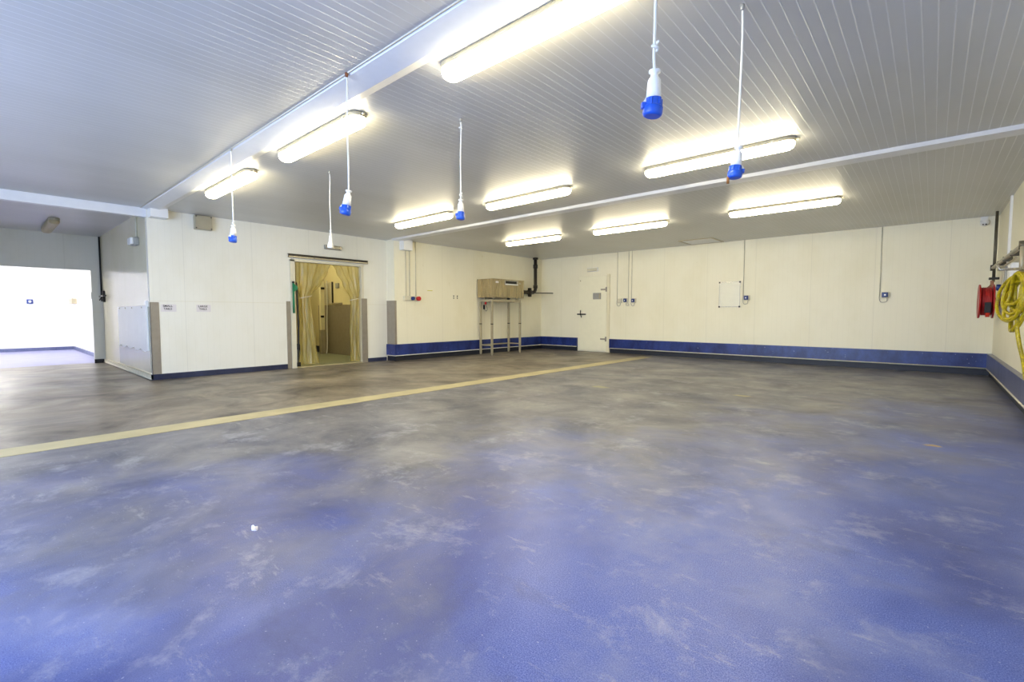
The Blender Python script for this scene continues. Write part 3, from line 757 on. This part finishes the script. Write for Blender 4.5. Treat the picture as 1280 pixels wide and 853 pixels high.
b = B(); tube(b, catmull([(-12.95, 6.66, 2.1), (-12.95, 6.66, 1.5), (-12.95, 6.64, .8), (-12.95, 6.64, .3), (-12.94, 6.62, .10), (-12.90, 6.58, .035)], 8), .014, 8)
tag(obj('drain_hose', b, M['cable']), 'pale hose hanging in front of the grey steel panel', 'hose')
b = B(); box(b, -15.38, 5.2, .2, -15.36, 6.4, 1.35)
tag(obj('steel_wall_panel', b, M['steel_brown']), 'steel panel on the far wall seen through the left curtain', 'panel')
b = B(); box(b, XC - .12, 4.5, .0, XC + .01, 6.06, .016)
struct('trim_3', b, M['tan'], 'pale sill under the plastic curtains')

# ------------------------------------------------------------------ steel stand with box
t = thing('steel_stand', 'tall four-legged steel stand against the left wall', 'stand', (-9.44, 10.16, 0))
lx, ly = .225, .60
for sx in (-1, 1):
    for sy in (-1, 1):
        b = B(); box(b, sx * lx - .026, sy * ly - .026, .03, sx * lx + .026, sy * ly + .026, 1.50, .003); L = obj('leg', b, M['leg'], t)
        b = B(); lathe(b, [(.012, .04), (.026, .03), (.028, 0)], 12, Matrix.Translation((sx * lx, sy * ly, 0))); obj('foot', b, M['leg'], L)
        b = B(); box(b, sx * lx - .028, sy * ly - .028, .86, sx * lx + .028, sy * ly + .028, .885); obj('leg_joint', b, M['dark'], L)
for sx in (-1, 1):
    b = B(); box(b, sx * lx - .02, -ly - .02, 1.50, sx * lx + .02, ly + .02, 1.565, .003); obj('top_rail', b, M['leg'], t)
for sy in (-1, 1):
    b = B(); box(b, -lx + .02, sy * ly - .02, 1.50, lx - .02, sy * ly + .02, 1.565, .003); obj('top_rail', b, M['leg'], t)
    b = B(); box(b, -lx + .02, sy * ly - .012, .25, lx - .02, sy * ly + .012, .285, .002); obj('stretcher', b, M['leg'], t)
b = B(); box(b, -lx - .012, -ly + .02, .25, -lx + .012, ly - .02, .285, .002); obj('stretcher', b, M['leg'], t)

t = thing('stainless_box', 'streaked stainless steel box on top of the tall stand', 'steel box', (-9.44, 10.18, 1.62))
b = B(); box(b, -.31, -.66, 0, .31, .66, .51, .006)
bd = obj('box_body', b, M['steel_brown'], t)
b = B(); box(b, -.318, -.668, .500, .318, .668, .518, .003); obj('lid', b, M['steel_brown'], t)
for dx in (-.18, .18):
    for dy in (-.5, .5):
        b = B(); box(b, dx - .03, dy - .03, -.055, dx + .03, dy + .03, 0, .003); obj('box_foot', b, M['leg'], t)
b = B(); box(b, .311, -.18, .36, .318, .40, .50, .003); sl = obj('slot_frame', b, M['steel'], t)
b = B(); box(b, .318, -.15, .40, .321, .32, .475); obj('slot_opening', b, M['black'], sl)
b = B(); box(b, .316, -.16, .365, .345, .36, .395, .004); obj('slot_lip', b, M['white'], sl)
b = B(); box(b, .311, -.56, .40, .314, -.44, .455); obj('sticker', b, M['paper'], t)
b = B(); box(b, .311, .44, .40, .330, .50, .44, .004); obj('toggle_latch', b, M['steel'], t)
b = B(); lathe(b, [(.04, 0), (.05, -.004), (.05, -.03), (.03, -.05)], 16, Matrix.Translation((.2, .1, 0))); obj('outlet', b, M['black'], t)
t = thing('hanging_plug', 'red and black plug dangling under the stainless box', 'plug', (-9.54, 9.64, 1.565))
b = B(); tube(b, catmull([(0, 0, .05), (.0, .0, -.10), (.04, .02, -.26), (.02, .0, -.33), (-.04, -.02, -.27)], 6), .006, 6); obj('lead', b, M['black'], t)
b = B(); box(b, -.028, -.02, -.14, .028, .02, -.02, .008); obj('plug_body', b, M['redp'], t)
b = B(); box(b, -.07, -.04, -.28, -.02, 0, -.15, .008); obj('plug_cover', b, M['black'], t)
t = thing('drain_pipe', 'black elbowed pipe from the ceiling to the stainless box', 'pipe', (0, 0, 0))
b = B(); tube(b, [(-9.62, 12.0, H), (-9.62, 12.0, 1.98)] + [(-9.62, 12.0 - .14 * (1 - math.cos(a)), 1.98 - .14 * math.sin(a)) for a in (PI / 8, PI / 4, 3 * PI / 8, PI / 2)] + [(-9.62, 10.83, 1.84)], .055, 16); obj('pipe_run', b, M['bpipe'], t)
for p, q in (((-9.62, 12.0, H - .06), (-9.62, 12.0, H - .001)), ((-9.62, 12.0, 2.62), (-9.62, 12.0, 2.74)), ((-9.62, 12.0, 1.98), (-9.62, 12.0, 2.08)), ((-9.62, 11.80, 1.84), (-9.62, 11.62, 1.84))):
    b = B(); cyl(b, p, q, .072 if p[2] < H - .07 else .085, 18); obj('collar', b, M['bpipe'], t)
b = B(); box(b, -9.66, 11.66, 1.70, -9.58, 11.76, 1.98, .01); obj('clamp', b, M['dark'], t)
b = B(); tube(b, [(XO + .1, 11.9, 1.83), (-9.30, YB - .02, 1.83)], .014, 8)
tag(obj('support_rod', b, M['dark']), 'thin dark rod reaching from the black pipe to the far wall', 'rod')

# ------------------------------------------------------------------ right wall: pipework, reel, hoses
t = thing('water_pipe', 'grey water pipe coming down the far right corner and along the right wall', 'pipe', (0, 0, 0))
b = B(); tube(b, [(.79, 12.0, H), (.79, 12.0, 1.72)], .022, 10); obj('down_pipe', b, M['pipe_grey'], t)
b = B(); tube(b, [(.775, 12.0, 1.97), (.775, 8.30, 1.97), (.775, 8.25, 1.94), (.775, 8.25, 1.50)], .026, 10); obj('pipe_run', b, M['leg'], t)
b = B(); tube(b, [(.81, 11.6, 1.90), (.81, 9.2, 1.90)], .012, 8); obj('thin_pipe', b, M['leg'], t)
for p in ((.775, 12.0, 1.97), (.775, 8.28, 1.97)):
    b = B(); cyl(b, (p[0], p[1], p[2] - .05), (p[0], p[1], p[2] + .05), .035, 14); obj('tee_fitting', b, M['pipe_grey'], t)
for y in (11.0, 10.2, 9.3):
    b = B(); box(b, .755, y - .02, 1.93, .86, y + .02, 2.005, .006); obj('pipe_bracket', b, M['pipe_grey'], t)
b = B(); box(b, .73, 11.95, 1.76, .86, 12.05, 1.80, .004); obj('valve', b, M['dark'], t)
b = B(); tube(b, catmull([(.775, 12.0, 1.74), (.77, 11.98, 1.66), (.73, 11.95, 1.60), (.775, 11.93, 1.55)], 6), .026, 10); obj('copper_bend', b, M['copper'], t)
b = B(); lathe(b, [(.05, 0), (.055, .01), (.055, .05), (.02, .06)], 14, Matrix.Translation((.86, 8.25, 1.86)) @ Matrix.Rotation(-PI / 2, 4, 'Y')); obj('wall_flange', b, M['steel'], t)

t = thing('hose_reel', 'red fire hose reel on its arm in the far right corner', 'hose reel', (.685, 11.60, 1.37))
def disc(x, r):
    b = B(); lathe(b, [(.05, -.006), (r - .02, -.006), (r, -.012), (r + .004, 0), (r, .012), (r - .02, .006), (.05, .006)], 40, Matrix.Translation((x, 0, 0)) @ Matrix.Rotation(PI / 2, 4, 'Y')); return b
obj('side_disc', disc(-.085, .29), M['red'], t); obj('side_disc', disc(.085, .29), M['red'], t)
b = B(); lathe(b, [(.10, -.085), (.10, .085)], 24, Matrix.Rotation(PI / 2, 4, 'Y')); obj('drum', b, M['red'], t)
for lay, rad in enumerate((.135, .18, .225)):
    b = B(); pts = []
    n = 6 * 28
    for k in range(n + 1):
        a = 2 * PI * k / 28; x = -.062 + .124 * k / n
        if lay % 2: x = -x
        pts.append((x, rad * math.cos(a), rad * math.sin(a)))
    tube(b, pts, .0175, 8); obj('hose_layer', b, M['rhose'], t)
b = B(); box(b, -.03, -.33, -.20, .05, -.25, -.02, .01); obj('nozzle_holder', b, M['black'], t)
b = B(); tube(b, [(.01, -.30, -.02), (.01, -.30, -.27)], [.018, .028], 12); obj('nozzle', b, plain('orange_red_nozzle', srgb(214, 60, 40), .4), t)
b = B(); tube(b, [(.085, 0, 0), (.12, 0, 0)], .045, 14); obj('axle', b, M['red'], t)
b = B(); box(b, .105, -.06, -.08, .176, .06, .06, .01); obj('arm_bracket', b, plain('dark_red_bracket', srgb(110, 16, 20), .4), t)
b = B(); tube(b, [(.105, .30, .18), (.105, .20, .06), (.115, .08, .0)], .024, 10); obj('feed_pipe', b, M['red'], t)

# yellow hose, coiled over the pipe end
t = thing('yellow_hose', 'yellow hose hanging in thick loops from the pipe end on the right wall', 'hose', (0, 0, 0))
rnd = random.Random(3)
for k in range(13):
    x0 = .828 - .020 * (k % 4) - .036 * (k // 4)
    amp = rnd.uniform(.03, .085) if k % 3 else .05
    x0 = .812 - amp - .012 * (k % 3)
    yc = 8.12 + rnd.uniform(-.04, .05); hw = .25 + rnd.uniform(-.09, .06); top = 1.60 + rnd.uniform(-.07, .04); bot = 1.12 + rnd.uniform(-.10, .18)
    if k in (2, 9): bot = .95
    pts = []
    n = 40
    for q in range(n):
        a = 2 * PI * q / n
        zz = (top + bot) / 2 + (top - bot) / 2 * math.sin(a)
        ww = hw * (1.0 if math.sin(a) < 0 else 1.0 - .55 * math.sin(a) ** 2)
        pts.append((x0 + .02 * math.sin(2 * a + k) - .05 * max(0, -math.sin(a)) * (k % 2) - amp * math.cos(a) , yc + ww * math.cos(a), zz))
    b = B(); tube(b, pts, .0175, 10, closed=True); obj('hose_loop', b, M['yhose'], t)
b = B(); tube(b, catmull([(.77, 8.05, 1.5), (.74, 8.02, 1.1), (.76, 8.00, .85), (.80, 7.95, .62), (.81, 7.8, .45), (.81, 7.5, .30), (.80, 7.2, .10), (.80, 6.9, .025)], 8), .020, 10); obj('hose_tail', b, M['yhose'], t)
b = B(); tube(b, [(.86, 8.12, 1.68), (.58, 8.12, 1.68), (.56, 8.12, 1.74)], .016, 8); obj('hose_hook', b, M['steel'], t)

# boxes behind the hose
t = thing('switch_box', 'grey upright switch box on the right wall behind the yellow hose', 'switch box', (XR, 10.0, 1.70))
b = B(); box(b, -.10, -.14, -.14, 0, .14, .14, .01); obj('box_body', b, M['grey'], t)
b = B(); box(b, -.112, -.12, -.12, -.10, .12, .12, .006); obj('cover', b, M['leg'], t)
t = thing('switch_box', 'pale lilac switch box on the right wall behind the yellow hose', 'switch box', (XR, 9.25, 1.69))
b = B(); box(b, -.10, -.16, -.13, 0, .16, .14, .01); obj('box_body', b, M['white'], t)
b = B(); box(b, -.112, -.14, -.11, -.10, .14, .12, .006); obj('cover', b, M['white'], t)
t = thing('wall_socket', 'blue socket on the right wall between the hose reel and the grey switch box', 'wall socket', (XR, 10.75, 1.55))
b = B(); box(b, -.06, -.07, -.08, 0, .07, .07, .01); obj('back_box', b, M['offw'], t)
b = B(); lathe(b, [(.04, 0), (.05, .01), (.05, .05), (.04, .06)], 18, Matrix.Translation((-.06, 0, .02)) @ Matrix.Rotation(-PI / 2, 4, 'Y')); obj('socket_cap', b, M['navy'], t)
b = B(); box(b, XR - .03, 10.55, 1.86, XR, 10.62, H, .003)
tag(obj('cable_trunking', b, M['white']), 'white vertical trunking on the right wall above the pipe', 'trunking')

# small litter on the floor
def scrap(name, x, y, s, mat, label, cat='litter'):
    b = B(); r = random.Random(int(x * 100) + 5)
    n = 9
    top = [b.verts.new((x + s * math.cos(2 * PI * k / n) * r.uniform(.6, 1.2), y + s * .45 * math.sin(2 * PI * k / n) * r.uniform(.5, 1.2), .003 + r.uniform(0, .012))) for k in range(n)]
    bot = [b.verts.new((v.co.x, v.co.y, .0005)) for v in top]
    c = b.verts.new((x, y, .016))
    for k in range(n):
        b.faces.new((top[k], top[(k + 1) % n], c)); b.faces.new((top[k], bot[k], bot[(k + 1) % n], top[(k + 1) % n]))
    b.faces.new(bot)
    tag(obj(name, b, mat), label, cat)
scrap('paper_scrap', -2.67, .94, .034, M['paper'], 'crumpled white paper scrap on the blue floor')

# ------------------------------------------------------------------ camera, light, world
cam = bpy.data.cameras.new('camera'); co = bpy.data.objects.new('camera', cam); COL.objects.link(co)
cam.sensor_width = 36.0; cam.lens = 592.27 / 1280 * 36.0; cam.clip_end = 100
co.location = (0, 0, 1.15)
co.rotation_euler = (math.radians(90 - 3.25), 0, math.radians(41.53))
scene.camera = co

w = bpy.data.worlds.new('daylight'); scene.world = w; w.use_nodes = True
nt = w.node_tree; bg = nt.nodes['Background']
sky = nt.nodes.new('ShaderNodeTexSky'); sky.sky_type = 'HOSEK_WILKIE'; sky.turbidity = 2.5; sky.sun_direction = (0.0, 0.6, 0.8)
bg.inputs['Color'].default_value = (0.54, 0.69, 1.0, 1); bg.inputs['Strength'].default_value = 6.5
nt.nodes.remove(sky)
# portal for cool daylight in the unseen opening added behind the camera
pl = bpy.data.lights.new('added_opening_portal', 'AREA'); pl.shape = 'RECTANGLE'; pl.size = 6.2; pl.size_y = 2.7
pl.cycles.is_portal = True
po = bpy.data.objects.new('added_opening_portal', pl); COL.objects.link(po); po.location = (-4.1, YF - .06, 1.35); po.rotation_euler = (-PI / 2, 0, 0)
po.rotation_euler = (PI / 2, 0, 0)

vs = scene.view_settings
scene.display_settings.display_device = 'sRGB'
vs.view_transform = 'Standard'; vs.look = 'None'; vs.gamma = 1.0; vs.use_curve_mapping = False; vs.exposure = 0.93
scene.cycles.max_bounces = 10; scene.cycles.diffuse_bounces = 6; scene.cycles.glossy_bounces = 4; scene.cycles.transparent_max_bounces = 12
scene.cycles.sample_clamp_indirect = 6.0
